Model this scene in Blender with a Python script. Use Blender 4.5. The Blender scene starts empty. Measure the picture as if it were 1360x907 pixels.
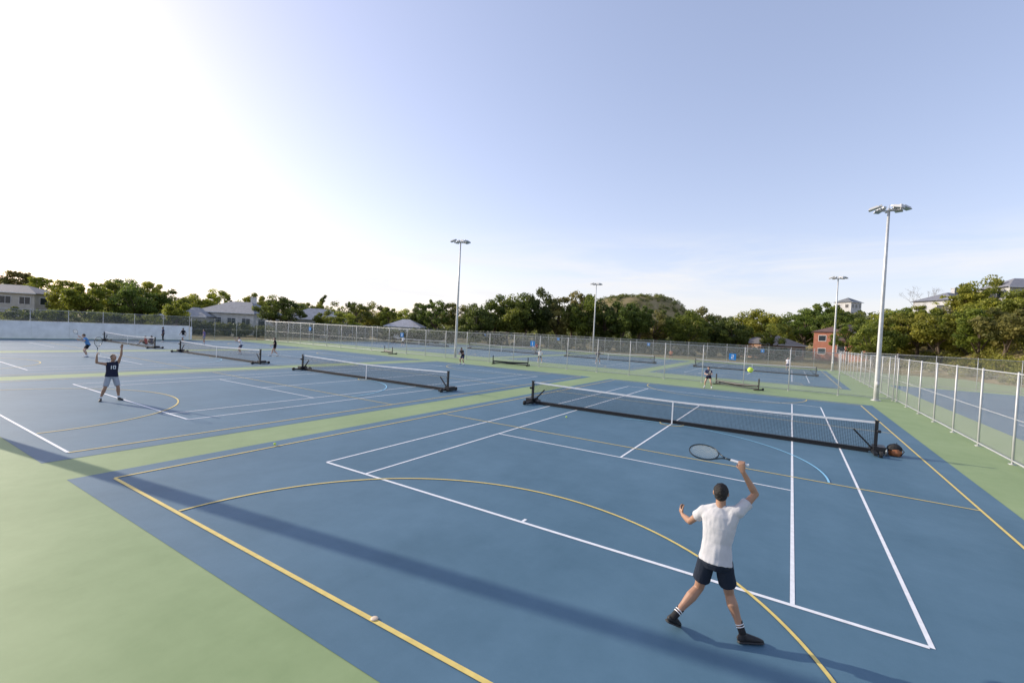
import bpy, math, random, time
import numpy as np
from mathutils import Vector, Matrix, noise
random.seed(7); np.random.seed(7)
sc=bpy.context.scene
COL=sc.collection
V=Vector

# ------------------------------------------------------------------ materials
MATS={}
def mat(name,color,rough=0.6,metal=0.0,spec=0.5,noise_amt=0.0,nscale=5.0,bump=0.0,bscale=40.0):
    if name in MATS: return MATS[name]
    m=bpy.data.materials.new(name); m.use_nodes=True; nt=m.node_tree; N=nt.nodes; L=nt.links
    b=N['Principled BSDF']; b.inputs['Base Color'].default_value=(*color,1)
    b.inputs['Roughness'].default_value=rough; b.inputs['Metallic'].default_value=metal
    b.inputs['Specular IOR Level'].default_value=spec
    if noise_amt or bump:
        tc=N.new('ShaderNodeTexCoord')
    if noise_amt:
        n=N.new('ShaderNodeTexNoise'); n.inputs['Scale'].default_value=nscale; n.inputs['Detail'].default_value=6
        L.new(tc.outputs['Object'],n.inputs['Vector'])
        mr=N.new('ShaderNodeMapRange'); mr.inputs[1].default_value=.3; mr.inputs[2].default_value=.7
        mr.inputs[3].default_value=1-noise_amt; mr.inputs[4].default_value=1+noise_amt
        L.new(n.outputs[0],mr.inputs[0])
        mx=N.new('ShaderNodeVectorMath'); mx.operation='SCALE'; mx.inputs[0].default_value=color
        L.new(mr.outputs[0],mx.inputs['Scale']); L.new(mx.outputs[0],b.inputs['Base Color'])
    if bump:
        n2=N.new('ShaderNodeTexNoise'); n2.inputs['Scale'].default_value=bscale; n2.inputs['Detail'].default_value=4
        L.new(tc.outputs['Object'],n2.inputs['Vector'])
        bp=N.new('ShaderNodeBump'); bp.inputs['Strength'].default_value=bump; bp.inputs['Distance'].default_value=.02
        L.new(n2.outputs[0],bp.inputs['Height']); L.new(bp.outputs[0],b.inputs['Normal'])
    MATS[name]=m; return m

def court_mat(name,c1,c2,rough=.62):
    m=bpy.data.materials.new(name); m.use_nodes=True; nt=m.node_tree; N=nt.nodes; L=nt.links
    b=N['Principled BSDF']; tc=N.new('ShaderNodeTexCoord')
    def nz(s,d,sc3=(1,1,1)):
        mp=N.new('ShaderNodeMapping'); mp.inputs['Scale'].default_value=sc3
        L.new(tc.outputs['Object'],mp.inputs[0])
        n=N.new('ShaderNodeTexNoise'); n.inputs['Scale'].default_value=s; n.inputs['Detail'].default_value=d; n.inputs['Roughness'].default_value=.65
        L.new(mp.outputs[0],n.inputs['Vector']); return n.outputs[0]
    a=nz(.35,8); c=nz(2.3,6); g=nz(160,3); st=nz(.5,5,(1,.15,1))
    def mth(op,x,y):
        q=N.new('ShaderNodeMath'); q.operation=op
        for i,v in enumerate((x,y)):
            if isinstance(v,(int,float)): q.inputs[i].default_value=v
            else: L.new(v,q.inputs[i])
        return q.outputs[0]
    s=mth('ADD',mth('MULTIPLY',a,.45),mth('ADD',mth('MULTIPLY',c,.2),mth('ADD',mth('MULTIPLY',g,.2),mth('MULTIPLY',st,.25))))
    mr=N.new('ShaderNodeMapRange'); mr.inputs[1].default_value=.38; mr.inputs[2].default_value=.72; L.new(s,mr.inputs[0])
    mx=N.new('ShaderNodeMix'); mx.data_type='RGBA'; mx.inputs[6].default_value=(*c1,1); mx.inputs[7].default_value=(*c2,1)
    L.new(mr.outputs[0],mx.inputs[0]); L.new(mx.outputs[2],b.inputs['Base Color'])
    b.inputs['Roughness'].default_value=rough; b.inputs['Specular IOR Level'].default_value=.35
    bp=N.new('ShaderNodeBump'); bp.inputs['Strength'].default_value=.25; bp.inputs['Distance'].default_value=.004
    L.new(g,bp.inputs['Height']); L.new(bp.outputs[0],b.inputs['Normal'])
    return m

def wire_mat(name,color,cell,w,diag,metal=0.0,rough=.5):
    m=bpy.data.materials.new(name); m.use_nodes=True; nt=m.node_tree; N=nt.nodes; L=nt.links
    b=N['Principled BSDF']; b.inputs['Base Color'].default_value=(*color,1); b.inputs['Roughness'].default_value=rough; b.inputs['Metallic'].default_value=metal
    out=N['Material Output']; tc=N.new('ShaderNodeTexCoord'); sp=N.new('ShaderNodeSeparateXYZ'); L.new(tc.outputs['Object'],sp.inputs[0])
    def mth(op,x,y=None):
        q=N.new('ShaderNodeMath'); q.operation=op
        for i,v in enumerate((x,y)):
            if v is None: continue
            if isinstance(v,(int,float)): q.inputs[i].default_value=v
            else: L.new(v,q.inputs[i])
        return q.outputs[0]
    h=mth('ADD',sp.outputs[0],sp.outputs[1]); z=sp.outputs[2]
    if diag: p,q=mth('ADD',h,z),mth('SUBTRACT',h,z)
    else: p,q=h,z
    def line(t): return mth('LESS_THAN',mth('FRACT',mth('DIVIDE',mth('ADD',t,500.),cell)),w)
    a=mth('MAXIMUM',line(p),line(q))
    tr=N.new('ShaderNodeBsdfTransparent'); mx=N.new('ShaderNodeMixShader')
    L.new(a,mx.inputs[0]); L.new(tr.outputs[0],mx.inputs[1]); L.new(b.outputs[0],mx.inputs[2]); L.new(mx.outputs[0],out.inputs[0])
    MATS[name]=m; return m

def leaf_mat(name):
    m=bpy.data.materials.new(name); m.use_nodes=True; nt=m.node_tree; N=nt.nodes; L=nt.links
    b=N['Principled BSDF']; out=N['Material Output']
    at=N.new('ShaderNodeAttribute'); at.attribute_name='tone'
    oi=N.new('ShaderNodeObjectInfo')
    cr=N.new('ShaderNodeValToRGB'); L.new(at.outputs['Fac'],cr.inputs[0])
    cr.color_ramp.elements[0].color=(.50,.58,.42,1); cr.color_ramp.elements[1].color=(2.1,1.85,1.3,1)
    mx=N.new('ShaderNodeMix'); mx.data_type='RGBA'; mx.blend_type='MULTIPLY'; mx.inputs[0].default_value=1
    L.new(cr.outputs[0],mx.inputs[6]); L.new(oi.outputs['Color'],mx.inputs[7])
    L.new(mx.outputs[2],b.inputs['Base Color']); b.inputs['Roughness'].default_value=.55; b.inputs['Specular IOR Level'].default_value=.3
    t=N.new('ShaderNodeBsdfTranslucent'); L.new(mx.outputs[2],t.inputs[0])
    ms=N.new('ShaderNodeMixShader'); ms.inputs[0].default_value=.5
    L.new(b.outputs[0],ms.inputs[1]); L.new(t.outputs[0],ms.inputs[2]); L.new(ms.outputs[0],out.inputs[0])
    return m
LEAF=leaf_mat('leaf')
BARK=mat('bark',(.12,.09,.065),.9,noise_amt=.4,nscale=6,bump=.5,bscale=12)

# ------------------------------------------------------------------ mesh builder
class MB:
    def __init__(s): s.v=[]; s.f=[]; s.m=[]
    def quad(s,a,b,c,d,mi=0):
        i=len(s.v); s.v+= [tuple(a),tuple(b),tuple(c),tuple(d)]; s.f.append((i,i+1,i+2,i+3)); s.m.append(mi)
    def rect(s,x0,y0,x1,y1,z,mi=0): s.quad((x0,y0,z),(x1,y0,z),(x1,y1,z),(x0,y1,z),mi)
    def box(s,c,d,mi=0,R=None,taper=1.0):
        c=V(c); hx,hy,hz=d[0]/2,d[1]/2,d[2]/2; i=len(s.v)
        for sz in (-1,1):
            t=1 if sz<0 else taper
            for sx,sy in ((-1,-1),(1,-1),(1,1),(-1,1)):
                p=V((sx*hx*t,sy*hy*t,sz*hz))
                if R is not None: p=R@p
                s.v.append(tuple(c+p))
        for f in ((0,3,2,1),(4,5,6,7),(0,1,5,4),(1,2,6,5),(2,3,7,6),(3,0,4,7)):
            s.f.append(tuple(i+k for k in f)); s.m.append(mi)
    def loft(s,pts,rad,ref=None,segs=12,mi=0,cap=.5):
        pts=[V(p) for p in pts]; n=len(pts)
        rad=[(r,r) if not isinstance(r,tuple) else r for r in rad]
        if ref is None:
            t=(pts[-1]-pts[0]).normalized(); ref=V((1,0,0)) if abs(t.x)<.8 else V((0,1,0))
        ref=V(ref); rings=[]
        for k in range(n):
            t=(pts[min(k+1,n-1)]-pts[max(k-1,0)]).normalized()
            sd=(ref-t*ref.dot(t)).normalized(); ot=t.cross(sd)
            base=len(s.v)
            for j in range(segs):
                a=2*math.pi*j/segs
                s.v.append(tuple(pts[k]+sd*rad[k][0]*math.cos(a)+ot*rad[k][1]*math.sin(a)))
            rings.append(base)
        for k in range(n-1):
            for j in range(segs):
                a,b=rings[k]+j,rings[k]+(j+1)%segs; c,d=rings[k+1]+(j+1)%segs,rings[k+1]+j
                s.f.append((a,b,c,d)); s.m.append(mi)
        for e,(k,sg) in enumerate(((0,-1),(n-1,1))):
            t=(pts[1]-pts[0]).normalized() if e==0 else (pts[-1]-pts[-2]).normalized()
            s.v.append(tuple(pts[k]+t*sg*cap*min(rad[k]))); ci=len(s.v)-1
            for j in range(segs):
                a,b=rings[k]+j,rings[k]+(j+1)%segs
                s.f.append((b,a,ci) if e==0 else (a,b,ci)); s.m.append(mi)
    def ell(s,c,ax,r,mi=0,nu=16,nv=10):
        c=V(c); ax=[V(a).normalized() for a in ax]; base=len(s.v)
        for i in range(1,nv):
            th=math.pi*i/nv
            for j in range(nu):
                ph=2*math.pi*j/nu
                s.v.append(tuple(c+ax[0]*r[0]*math.sin(th)*math.cos(ph)+ax[1]*r[1]*math.sin(th)*math.sin(ph)+ax[2]*r[2]*math.cos(th)))
        tp=len(s.v); s.v.append(tuple(c+ax[2]*r[2])); bt=len(s.v); s.v.append(tuple(c-ax[2]*r[2]))
        for i in range(nv-2):
            for j in range(nu):
                a=base+i*nu+j; b=base+i*nu+(j+1)%nu
                s.f.append((a,a+nu,b+nu,b)); s.m.append(mi)
        for j in range(nu):
            s.f.append((tp,base+j,base+(j+1)%nu)); s.m.append(mi)
            q=base+(nv-2)*nu; s.f.append((bt,q+(j+1)%nu,q+j)); s.m.append(mi)
    def obj(s,name,mats,parent=None,smooth=False,link=True):
        me=bpy.data.meshes.new(name); me.from_pydata(s.v,[],s.f)
        for m in mats: me.materials.append(m)
        me.polygons.foreach_set('material_index',s.m)
        if smooth: me.polygons.foreach_set('use_smooth',[True]*len(s.f))
        me.update(); o=bpy.data.objects.new(name,me)
        if link: COL.objects.link(o)
        if parent: o.parent=parent
        return o
AX=((1,0,0),(0,1,0),(0,0,1))
def empty(name,loc=(0,0,0),rot=0):
    e=bpy.data.objects.new(name,None); e.location=loc; e.rotation_euler=(0,0,rot); e.empty_display_size=.3; COL.objects.link(e); return e
TS=bpy.data.scenes.new('work')
def remesh(mb,name,mats,vox,parent,sm=4,fold=0.0,fscale=(10,10,4),seed=0):
    o=mb.obj(name+'_t',[],None,link=False); TS.collection.objects.link(o)
    r=o.modifiers.new('r','REMESH'); r.mode='VOXEL'; r.voxel_size=vox
    q=o.modifiers.new('s','SMOOTH'); q.factor=.5; q.iterations=sm
    vl=TS.view_layers[0]; vl.update(); dg=vl.depsgraph
    me=bpy.data.meshes.new_from_object(o.evaluated_get(dg))
    bpy.data.objects.remove(o)
    if fold:
        for v in me.vertices:
            p=V((v.co.x*fscale[0]+seed,v.co.y*fscale[1],v.co.z*fscale[2]))
            d=noise.noise(p)+.5*noise.noise(p*2.3)
            v.co+=v.normal*d*fold
    me.name=name; me.materials.clear()
    for m in mats: me.materials.append(m)
    me.polygons.foreach_set('use_smooth',[True]*len(me.polygons)); me.update()
    n=bpy.data.objects.new(name,me); COL.objects.link(n); n.parent=parent
    return n

# ------------------------------------------------------------------ camera
C=V((9.40661,-6.98417,3.39743)); yaw,pit,rol,F=-.55303,-.02304,.05059,601.53
fw=V((math.sin(yaw)*math.cos(pit),math.cos(yaw)*math.cos(pit),math.sin(pit)))
r0=V((math.cos(yaw),-math.sin(yaw),0)); u0=r0.cross(fw)
rr=r0*math.cos(rol)+u0*math.sin(rol); uu=-r0*math.sin(rol)+u0*math.cos(rol)
cam=bpy.data.cameras.new('camera'); co=bpy.data.objects.new('camera',cam); COL.objects.link(co)
M=Matrix(((rr.x,uu.x,-fw.x,C.x),(rr.y,uu.y,-fw.y,C.y),(rr.z,uu.z,-fw.z,C.z),(0,0,0,1)))
co.matrix_world=M; cam.sensor_width=36; cam.sensor_fit='HORIZONTAL'; cam.lens=F/1360*36; cam.clip_end=5000; cam.clip_start=.05
sc.camera=co
# site grid: surveyed baseline through the stand, k = lateral slope, z = distance along the axis
def site(k,z):
    u=k*z; return (C.x+r0.x*u+math.sin(yaw)*z, C.y+r0.y*u+math.cos(yaw)*z)

# ------------------------------------------------------------------ light
SD=math.radians(8.6); EL=math.radians(20.5)
sun=bpy.data.lights.new('sun','SUN'); so=bpy.data.objects.new('sun',sun); COL.objects.link(so)
sun.energy=5.0; sun.angle=math.radians(.53); sun.color=(1,.89,.73)
dv=V((math.cos(SD)*math.cos(EL),math.sin(SD)*math.cos(EL),-math.sin(EL)))
so.rotation_euler=dv.to_track_quat('-Z','Y').to_euler()
w=bpy.data.worlds.new('World'); sc.world=w; w.use_nodes=True; nt=w.node_tree; N=nt.nodes; L=nt.links
bg=N['Background']; bg.inputs[1].default_value=.102
sky=N.new('ShaderNodeTexSky'); sky.sky_type='NISHITA'; sky.sun_disc=False; sky.sun_elevation=EL
sky.sun_rotation=math.atan2(-dv.x,-dv.y); sky.air_density=1.0; sky.dust_density=1.15; sky.ozone_density=1.6
gmm=N.new('ShaderNodeGamma'); gmm.inputs[1].default_value=.64; L.new(sky.outputs[0],gmm.inputs[0])
gml=N.new('ShaderNodeMix'); gml.data_type='RGBA'; gml.blend_type='MULTIPLY'; gml.inputs[0].default_value=1
L.new(gmm.outputs[0],gml.inputs[6]); gml.inputs[7].default_value=(3.95,3.6,3.95,1)
tc=N.new('ShaderNodeTexCoord'); mp=N.new('ShaderNodeMapping'); mp.inputs['Scale'].default_value=(1.6,1.6,11); mp.inputs['Location'].default_value=(3.1,1.2,0)
L.new(tc.outputs['Generated'],mp.inputs[0])
cn=N.new('ShaderNodeTexNoise'); cn.inputs['Scale'].default_value=1.7; cn.inputs['Detail'].default_value=9; cn.inputs['Roughness'].default_value=.6; cn.inputs['Distortion'].default_value=.4
L.new(mp.outputs[0],cn.inputs['Vector'])
c1=N.new('ShaderNodeMapRange'); c1.inputs[1].default_value=.42; c1.inputs[2].default_value=.62; L.new(cn.outputs[0],c1.inputs[0])
sp=N.new('ShaderNodeSeparateXYZ'); L.new(tc.outputs['Generated'],sp.inputs[0])
c2=N.new('ShaderNodeMapRange'); c2.interpolation_type='SMOOTHSTEP'; c2.inputs[1].default_value=.10; c2.inputs[2].default_value=.24; c2.inputs[3].default_value=1; c2.inputs[4].default_value=0
L.new(sp.outputs[2],c2.inputs[0])
mm=N.new('ShaderNodeMath'); mm.operation='MULTIPLY'; L.new(c1.outputs[0],mm.inputs[0]); L.new(c2.outputs[0],mm.inputs[1])
m2=N.new('ShaderNodeMath'); m2.operation='MULTIPLY'; m2.inputs[1].default_value=.8; L.new(mm.outputs[0],m2.inputs[0])
mx=N.new('ShaderNodeMix'); mx.data_type='RGBA'; L.new(m2.outputs[0],mx.inputs[0]); L.new(gml.outputs[2],mx.inputs[6]); mx.inputs[7].default_value=(9.2,9.2,9.4,1)
L.new(mx.outputs[2],bg.inputs[0])
sc.view_settings.view_transform='Standard'; sc.view_settings.look='None'; sc.view_settings.exposure=0

# ------------------------------------------------------------------ ground
def sst(x): x=min(max(x,0),1); return x*x*(3-2*x)
HX,HY=site(.27,600)
def gh(x,y):
    d=(x-36)*.977+(y-40)*.213
    h=8.5*sst(d/26)*(1 if y>-200 else 0)
    r=math.hypot(x-HX,(y-HY)*.8); h+=57*math.exp(-(r/90)**2)+9*math.exp(-((r-48)/24)**2)*.7
    dist=math.hypot(x,y)
    if h>.02 and dist>50: h+=noise.noise(V((x*.03,y*.03,0)))*min(h*.25,1.5)+ (noise.noise(V((x*.012,y*.012,5)))*6 if r<260 else 0)*min(1,h/20)
    return h-.06
xs=sorted(set(np.round(np.concatenate([np.linspace(-1600,-420,16),np.linspace(-400,60,70),np.linspace(20,130,50),np.linspace(140,1600,20)]),2)))
ys=sorted(set(np.round(np.concatenate([np.linspace(-600,-20,10),np.linspace(0,200,76),np.linspace(208,460,24),np.linspace(470,760,46),np.linspace(780,2200,14)]),2)))
g=MB(); nx=len(xs)
for y in ys:
    for x in xs: g.v.append((float(x),float(y),gh(float(x),float(y))))
for j in range(len(ys)-1):
    for i in range(nx-1):
        a=j*nx+i; g.f.append((a,a+1,a+nx+1,a+nx)); g.m.append(0)
gm=bpy.data.materials.new('grass_ground'); gm.use_nodes=True; nt=gm.node_tree; N=nt.nodes; L=nt.links
b=N['Principled BSDF']; b.inputs['Roughness'].default_value=.95; b.inputs['Specular IOR Level'].default_value=.1
tc=N.new('ShaderNodeTexCoord'); n=N.new('ShaderNodeTexNoise'); n.inputs['Scale'].default_value=.06; n.inputs['Detail'].default_value=12; n.inputs['Roughness'].default_value=.7
L.new(tc.outputs['Object'],n.inputs['Vector']); cr=N.new('ShaderNodeValToRGB'); L.new(n.outputs[0],cr.inputs[0])
cr.color_ramp.elements[0].position=.35; cr.color_ramp.elements[0].color=(.09,.085,.035,1)
cr.color_ramp.elements[1].position=.62; cr.color_ramp.elements[1].color=(.30,.24,.13,1)
e=cr.color_ramp.elements.new(.5); e.color=(.23,.19,.09,1)
L.new(cr.outputs[0],b.inputs['Base Color'])
g.obj('ground',[gm],smooth=True)

GREEN=court_mat('court_green_paint',(.19,.27,.11),(.30,.385,.185))
BLUE=court_mat('court_blue_paint',(.052,.120,.172),(.100,.190,.262))
WHITE=mat('line_white_paint',(.78,.79,.80),.6,noise_amt=.08,nscale=9)
YEL=mat('line_yellow_paint',(.72,.55,.16),.6,noise_amt=.1,nscale=9)
LBL=mat('line_lightblue_paint',(.25,.55,.75),.6)
g=MB(); g.rect(-60.3,-40,33.3,76,0); g.obj('court_surround_pavement',[GREEN])
P=18.05
g=MB()
for row in (0,1):
    oy=row*42.8
    for n in range(4):
        ox=-P*n
        g.rect(ox-2.68 if n<3 else ox-4.5,oy-3.96,ox+13.72,oy+27.72,.004)
g.rect(17.6,-4,31.5,50,.004)
g.obj('court_playing_surface',[BLUE])
def seg(g,x0,y0,x1,y1,w,z,mi=0):
    if x0==x1: g.rect(x0-w/2,min(y0,y1),x0+w/2,max(y0,y1),z,mi)
    else: g.rect(min(x0,x1),y0-w/2,max(x0,x1),y0+w/2,z,mi)
def arc(g,cx,cy,r,a0,a1,w,z,mi=0,n=64):
    for i in range(n):
        a=a0+(a1-a0)*i/n; b=a0+(a1-a0)*(i+1)/n
        g.quad((cx+(r-w/2)*math.cos(a),cy+(r-w/2)*math.sin(a),z),(cx+(r+w/2)*math.cos(a),cy+(r+w/2)*math.sin(a),z),(cx+(r+w/2)*math.cos(b),cy+(r+w/2)*math.sin(b),z),(cx+(r-w/2)*math.cos(b),cy+(r-w/2)*math.sin(b),z),mi)
tl=MB(); nl=MB(); bl=MB()
courts=[(-P*n,r*42.8) for r in (0,1) for n in range(4)]+[(19.3,2.0)]
for ox,oy in courts:
    z=.008; wd=.055
    seg(tl,ox,oy,ox,oy+23.77,wd,z); seg(tl,ox+10.97,oy,ox+10.97,oy+23.77,wd,z)
    i0,i1=oy+.03,oy+23.74
    seg(tl,ox+1.37,i0,ox+1.37,i1,wd,z); seg(tl,ox+9.6,i0,ox+9.6,i1,wd,z)
    for yy in (0,23.77): seg(tl,ox+.0275,oy+yy,ox+10.9425,oy+yy,.07,z+.0015)
    for yy in (5.485,18.285): seg(tl,ox+1.4,oy+yy,ox+9.57,oy+yy,wd,z+.0015)
    seg(tl,ox+5.485,oy+5.52,ox+5.485,oy+18.25,wd,z)
    seg(tl,ox+5.485,oy+.04,ox+5.485,oy+.16,wd,z); seg(tl,ox+5.485,oy+23.61,ox+5.485,oy+23.73,wd,z)
    if ox>15: continue
    z=.013; wd=.055; x0,x1=ox-2.14,ox+13.11; y0,y1=oy-3.38,oy+27.12
    seg(nl,x0,y0,x0,y1,wd,z); seg(nl,x1,y0,x1,y1,wd,z)
    tgt=tl if (ox==-P and oy==0) else nl
    seg(tgt,x0+.0275,y0,x1-.0275,y0,.065,z); seg(nl,x0+.0275,y1,x1-.0275,y1,.065,z)
    for yy in (10.17,20.33): seg(nl,x0+.03,y0+yy,x1-.03,y0+yy,.045,z)
    cx=ox+5.485
    arc(nl,cx,y0+.03,4.9,0.003,math.pi-.003,.05,z+.0015); arc(nl,cx,y1-.03,4.9,math.pi+.003,2*math.pi-.003,.05,z+.0015)
    arc(nl,cx,(y0+y1)/2,.45,0,2*math.pi,.05,z+.0015,n=24)
    arc(bl,cx,oy+6.85,4.9,0.0,math.radians(112),.05,.019)
tl.obj('tennis_court_lines',[WHITE]); nl.obj('netball_court_lines',[YEL]); bl.obj('basketball_court_lines',[LBL])

# ------------------------------------------------------------------ fences
STEEL=mat('galvanised_steel',(.50,.51,.51),.45,metal=.3,noise_amt=.1,nscale=3)
LINK=wire_mat('chainlink_wire',(.50,.51,.50),.062,.10,True,metal=.2)
LINKD=wire_mat('chainlink_wire_dark',(.22,.23,.22),.062,.14,True)
def fence(name,x0,y0,x1,y1,h=2.9,link=LINK,step=3.0,z0=0.0):
    e=empty(name); Ld=math.hypot(x1-x0,y1-y0); n=max(1,round(Ld/step)); d=V((x1-x0,y1-y0,0))/Ld
    g=MB()
    for i in range(n+1):
        p=V((x0,y0,z0))+d*Ld*i/n; g.loft([p,p+V((0,0,h+.05))],[.032,.032],segs=8,cap=.6)
        g.box(p+V((0,0,.01)),(.16,.16,.02))
    for zz in (h,.12,h*.5):
        if zz==h*.5: r=.012
        else: r=.022
        g.loft([V((x0,y0,z0+zz)),V((x1,y1,z0+zz))],[r,r],segs=6)
    g.obj('posts_and_rails',[STEEL],e,smooth=True)
    g=MB(); o=V((d.y,-d.x,0))*.036
    g.quad(V((x0,y0,z0+.05))+o,V((x1,y1,z0+.05))+o,V((x1,y1,z0+h))+o,V((x0,y0,z0+h))+o); g.obj('chainlink_mesh',[link],e)
    return e
fence('chainlink_fence',15.5,-14.5,15.5,75.5,2.85,step=3.15)
fence('chainlink_fence',-60,32.6,15.4,32.6,3.0)
fence('chainlink_fence',-60,75.6,15.4,75.6,3.0,LINKD)
fence('chainlink_fence',33,-10,33,52,3.0,LINKD)
fence('chainlink_fence',15.6,52,33,52,3.0,LINKD)
fence('chainlink_fence',-60.1,22.5,-60.1,75.6,3.0,LINKD)
# white wall with fence on top, left boundary
WW=mat('white_painted_wall',(.80,.80,.80),.75,noise_amt=.1,nscale=1.5)
e=empty('white_boundary_wall'); g=MB(); g.box((-60.1,5.75,.9),(.2,32.9,1.8)); g.box((-60.1,5.75,1.83),(.28,32.9,.06))
for i in range(12): g.box((-59.97,-10.6+i*3,.9),(.06,.25,1.75))
g.obj('wall',[WW],e)
fence('chainlink_fence',-60.4,-11,-60.4,22.4,3.1,LINKD)

# court number signs
SB=mat('sign_blue',(.01,.22,.62),.4); SW=mat('sign_white',(.8,.8,.8),.5)
for row in (0,1):
    for n in range(4):
        e=empty('court_number_sign',(5.49-P*n,32.6+row*43-.07,2.25)); g=MB(); g.box((0,0,0),(.5,.02,.5)); g.obj('panel',[SB],e)
        g=MB()
        if (n+row)%2: g.box((0,-.014,0),(.05,.006,.3))
        else:
            for zz,xx in ((.13,0),(0,0),(-.13,0)): g.box((xx,-.014,zz),(.18,.006,.045))
            g.box((.07,-.016,.065),(.045,.006,.1)); g.box((-.07,-.016,-.065),(.045,.006,.1))
        g.obj('numeral',[SW],e)

# ------------------------------------------------------------------ floodlight poles
LAMPW=mat('floodlight_housing',(.5,.51,.52),.4); GLASS=mat('floodlight_glass',(.35,.38,.4),.1)
def pole(x,y,h,rot=0,z0=0.0,th=1.0):
    e=empty('floodlight_pole',(x,y,z0),rot); g=MB()
    g.loft([(0,0,0),(0,0,1.2),(0,0,h*.6),(0,0,h)],[.15*th,.14*th,.11*th,.075*th],segs=14)
    g.loft([(0,0,0),(0,0,.05)],[.28,.28],segs=12,cap=0); g.box((0,-.14,1.1),(.14,.05,.4))
    for i in range(4): g.loft([(.2*math.cos(i*1.571+.78),.2*math.sin(i*1.571+.78),.05),(.2*math.cos(i*1.571+.78),.2*math.sin(i*1.571+.78),.12)],[.02,.02],segs=6)
    g.box((0,0,h-.15),(1.5,.08,.08)); g.box((0,0,h-.15),(.08,1.0,.08)); g.loft([(0,0,h),(0,0,h+.25)],[.02,.015],segs=6)
    g.obj('shaft',[STEEL],e,smooth=True)
    g=MB()
    for (lx,ly,ang) in ((-.85,-.1,2.7),(.85,-.1,.45),(-.35,.5,2.0),(.35,-.5,-.9),(.6,.35,.9)):
        R=Matrix.Rotation(ang,3,'Z')@Matrix.Rotation(math.radians(18),3,'Y')
        p=V((lx,ly,h+.02)); g.box(p,(.62,.42,.14),0,R,.7); g.box(p-R@V((0,0,.075)),(.56,.36,.02),1,R)
        g.box(p-R@V((.36,0,.02)),(.16,.2,.12),0,R); g.box(p-R@V((.2,0,.14))*1.0,(.04,.3,.16),0,R)
    g.obj('floodlight_heads',[LAMPW,GLASS],e)
pole(14.35,31.4,12.7,.2); pole(-23.4,33.9,13.3,.6); pole(-23.4,76.2,13.3,.4); pole(14.55,73,13.4,.1)
pole(*site(-.873,150),13.3,.5); pole(*site(-.301,230),13.0,.3); pole(-12.6,-4.93,10.2,.3,th=1.7)

# ------------------------------------------------------------------ tennis nets
BLK=mat('black_powdercoat',(.012,.013,.015),.45); RUB=mat('rubber',(.02,.02,.02),.8); BAND=mat('net_band_white',(.75,.76,.76),.7,noise_amt=.06)
NETM=wire_mat('net_mesh',(.015,.015,.016),.045,.15,False)
def tnet(cx,cy):
    e=empty('tennis_net',(cx,cy,0)); hw=6.38
    def top(x): return .93+.12*(abs(x)/hw)**1.3
    g=MB(); b=MB(); n=32
    for i in range(n):
        xa=-hw+2*hw*i/n; xb=-hw+2*hw*(i+1)/n
        g.quad((xa,0,.05),(xb,0,.05),(xb,0,top(xb)-.05),(xa,0,top(xa)-.05))
        for s in (-1,1): b.quad((xa,s*.012,top(xa)-.065),(xb,s*.012,top(xb)-.065),(xb,s*.012,top(xb)),(xa,s*.012,top(xa)))
        b.quad((xa,-.012,top(xa)),(xb,-.012,top(xb)),(xb,.012,top(xb)),(xa,.012,top(xa)))
    g.obj('net_mesh',[NETM],e)
    b.box((0,.0,.47),(.05,.034,.91)); b.obj('top_band',[BAND],e)
    g=MB(); g.box((0,.07,.10),(12.7,.09,.09)); g.box((0,-.0,.035),(12.5,.03,.05))
    for s in (-1,1):
        x=s*6.42; g.box((x,0,.53),(.09,.09,1.06)); g.box((x,0,1.075),(.12,.12,.03))
        g.box((x-s*.05,0,.09),(.10,1.3,.09)); g.box((x+s*.1,.07,.16),(.32,.5,.2))
        R=Matrix.Rotation(-s*.75,3,'Y'); g.box((x-s*.3,.06,.4),(.05,.05,.85),0,R)
        g.loft([(x+s*.02,-.1,.75),(x+s*.10,-.1,.75)],[.05,.05],segs=10)
    g.obj('frame',[BLK],e)
    g=MB()
    for s in (-1,1):
        for yy in (-.6,.6):
            x=s*6.5; g.loft([(x-.035,yy,.10),(x+.035,yy,.10)],[.10,.10],segs=16,cap=.05)
    g.obj('wheels',[RUB],e,smooth=False)
for n in range(4):
    tnet(5.485-P*n,11.885); tnet(5.485-P*n,11.885+42.8)
tnet(19.3+5.485,13.9)
def stowed(x,y,rot):
    e=empty('stowed_mini_net',(x,y,0),rot); g=MB(); g.box((0,0,.12),(3.6,.08,.08))
    for s in (-1,1): g.box((s*1.8,0,.45),(.07,.07,.8)); g.box((s*1.75,0,.06),(.08,.9,.07)); g.loft([(s*1.84-.03,.45,.09),(s*1.84+.03,.45,.09)],[.09,.09],segs=12)
    g.loft([(-1.75,0,.30),(0,.0,.24),(1.75,0,.32)],[.07,.10,.07],segs=8)
    g.obj('frame',[BLK],e)
stowed(6.0,31.2,-.55); stowed(-14.3,31.3,.3); stowed(-31.5,31.3,-.5)

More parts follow.
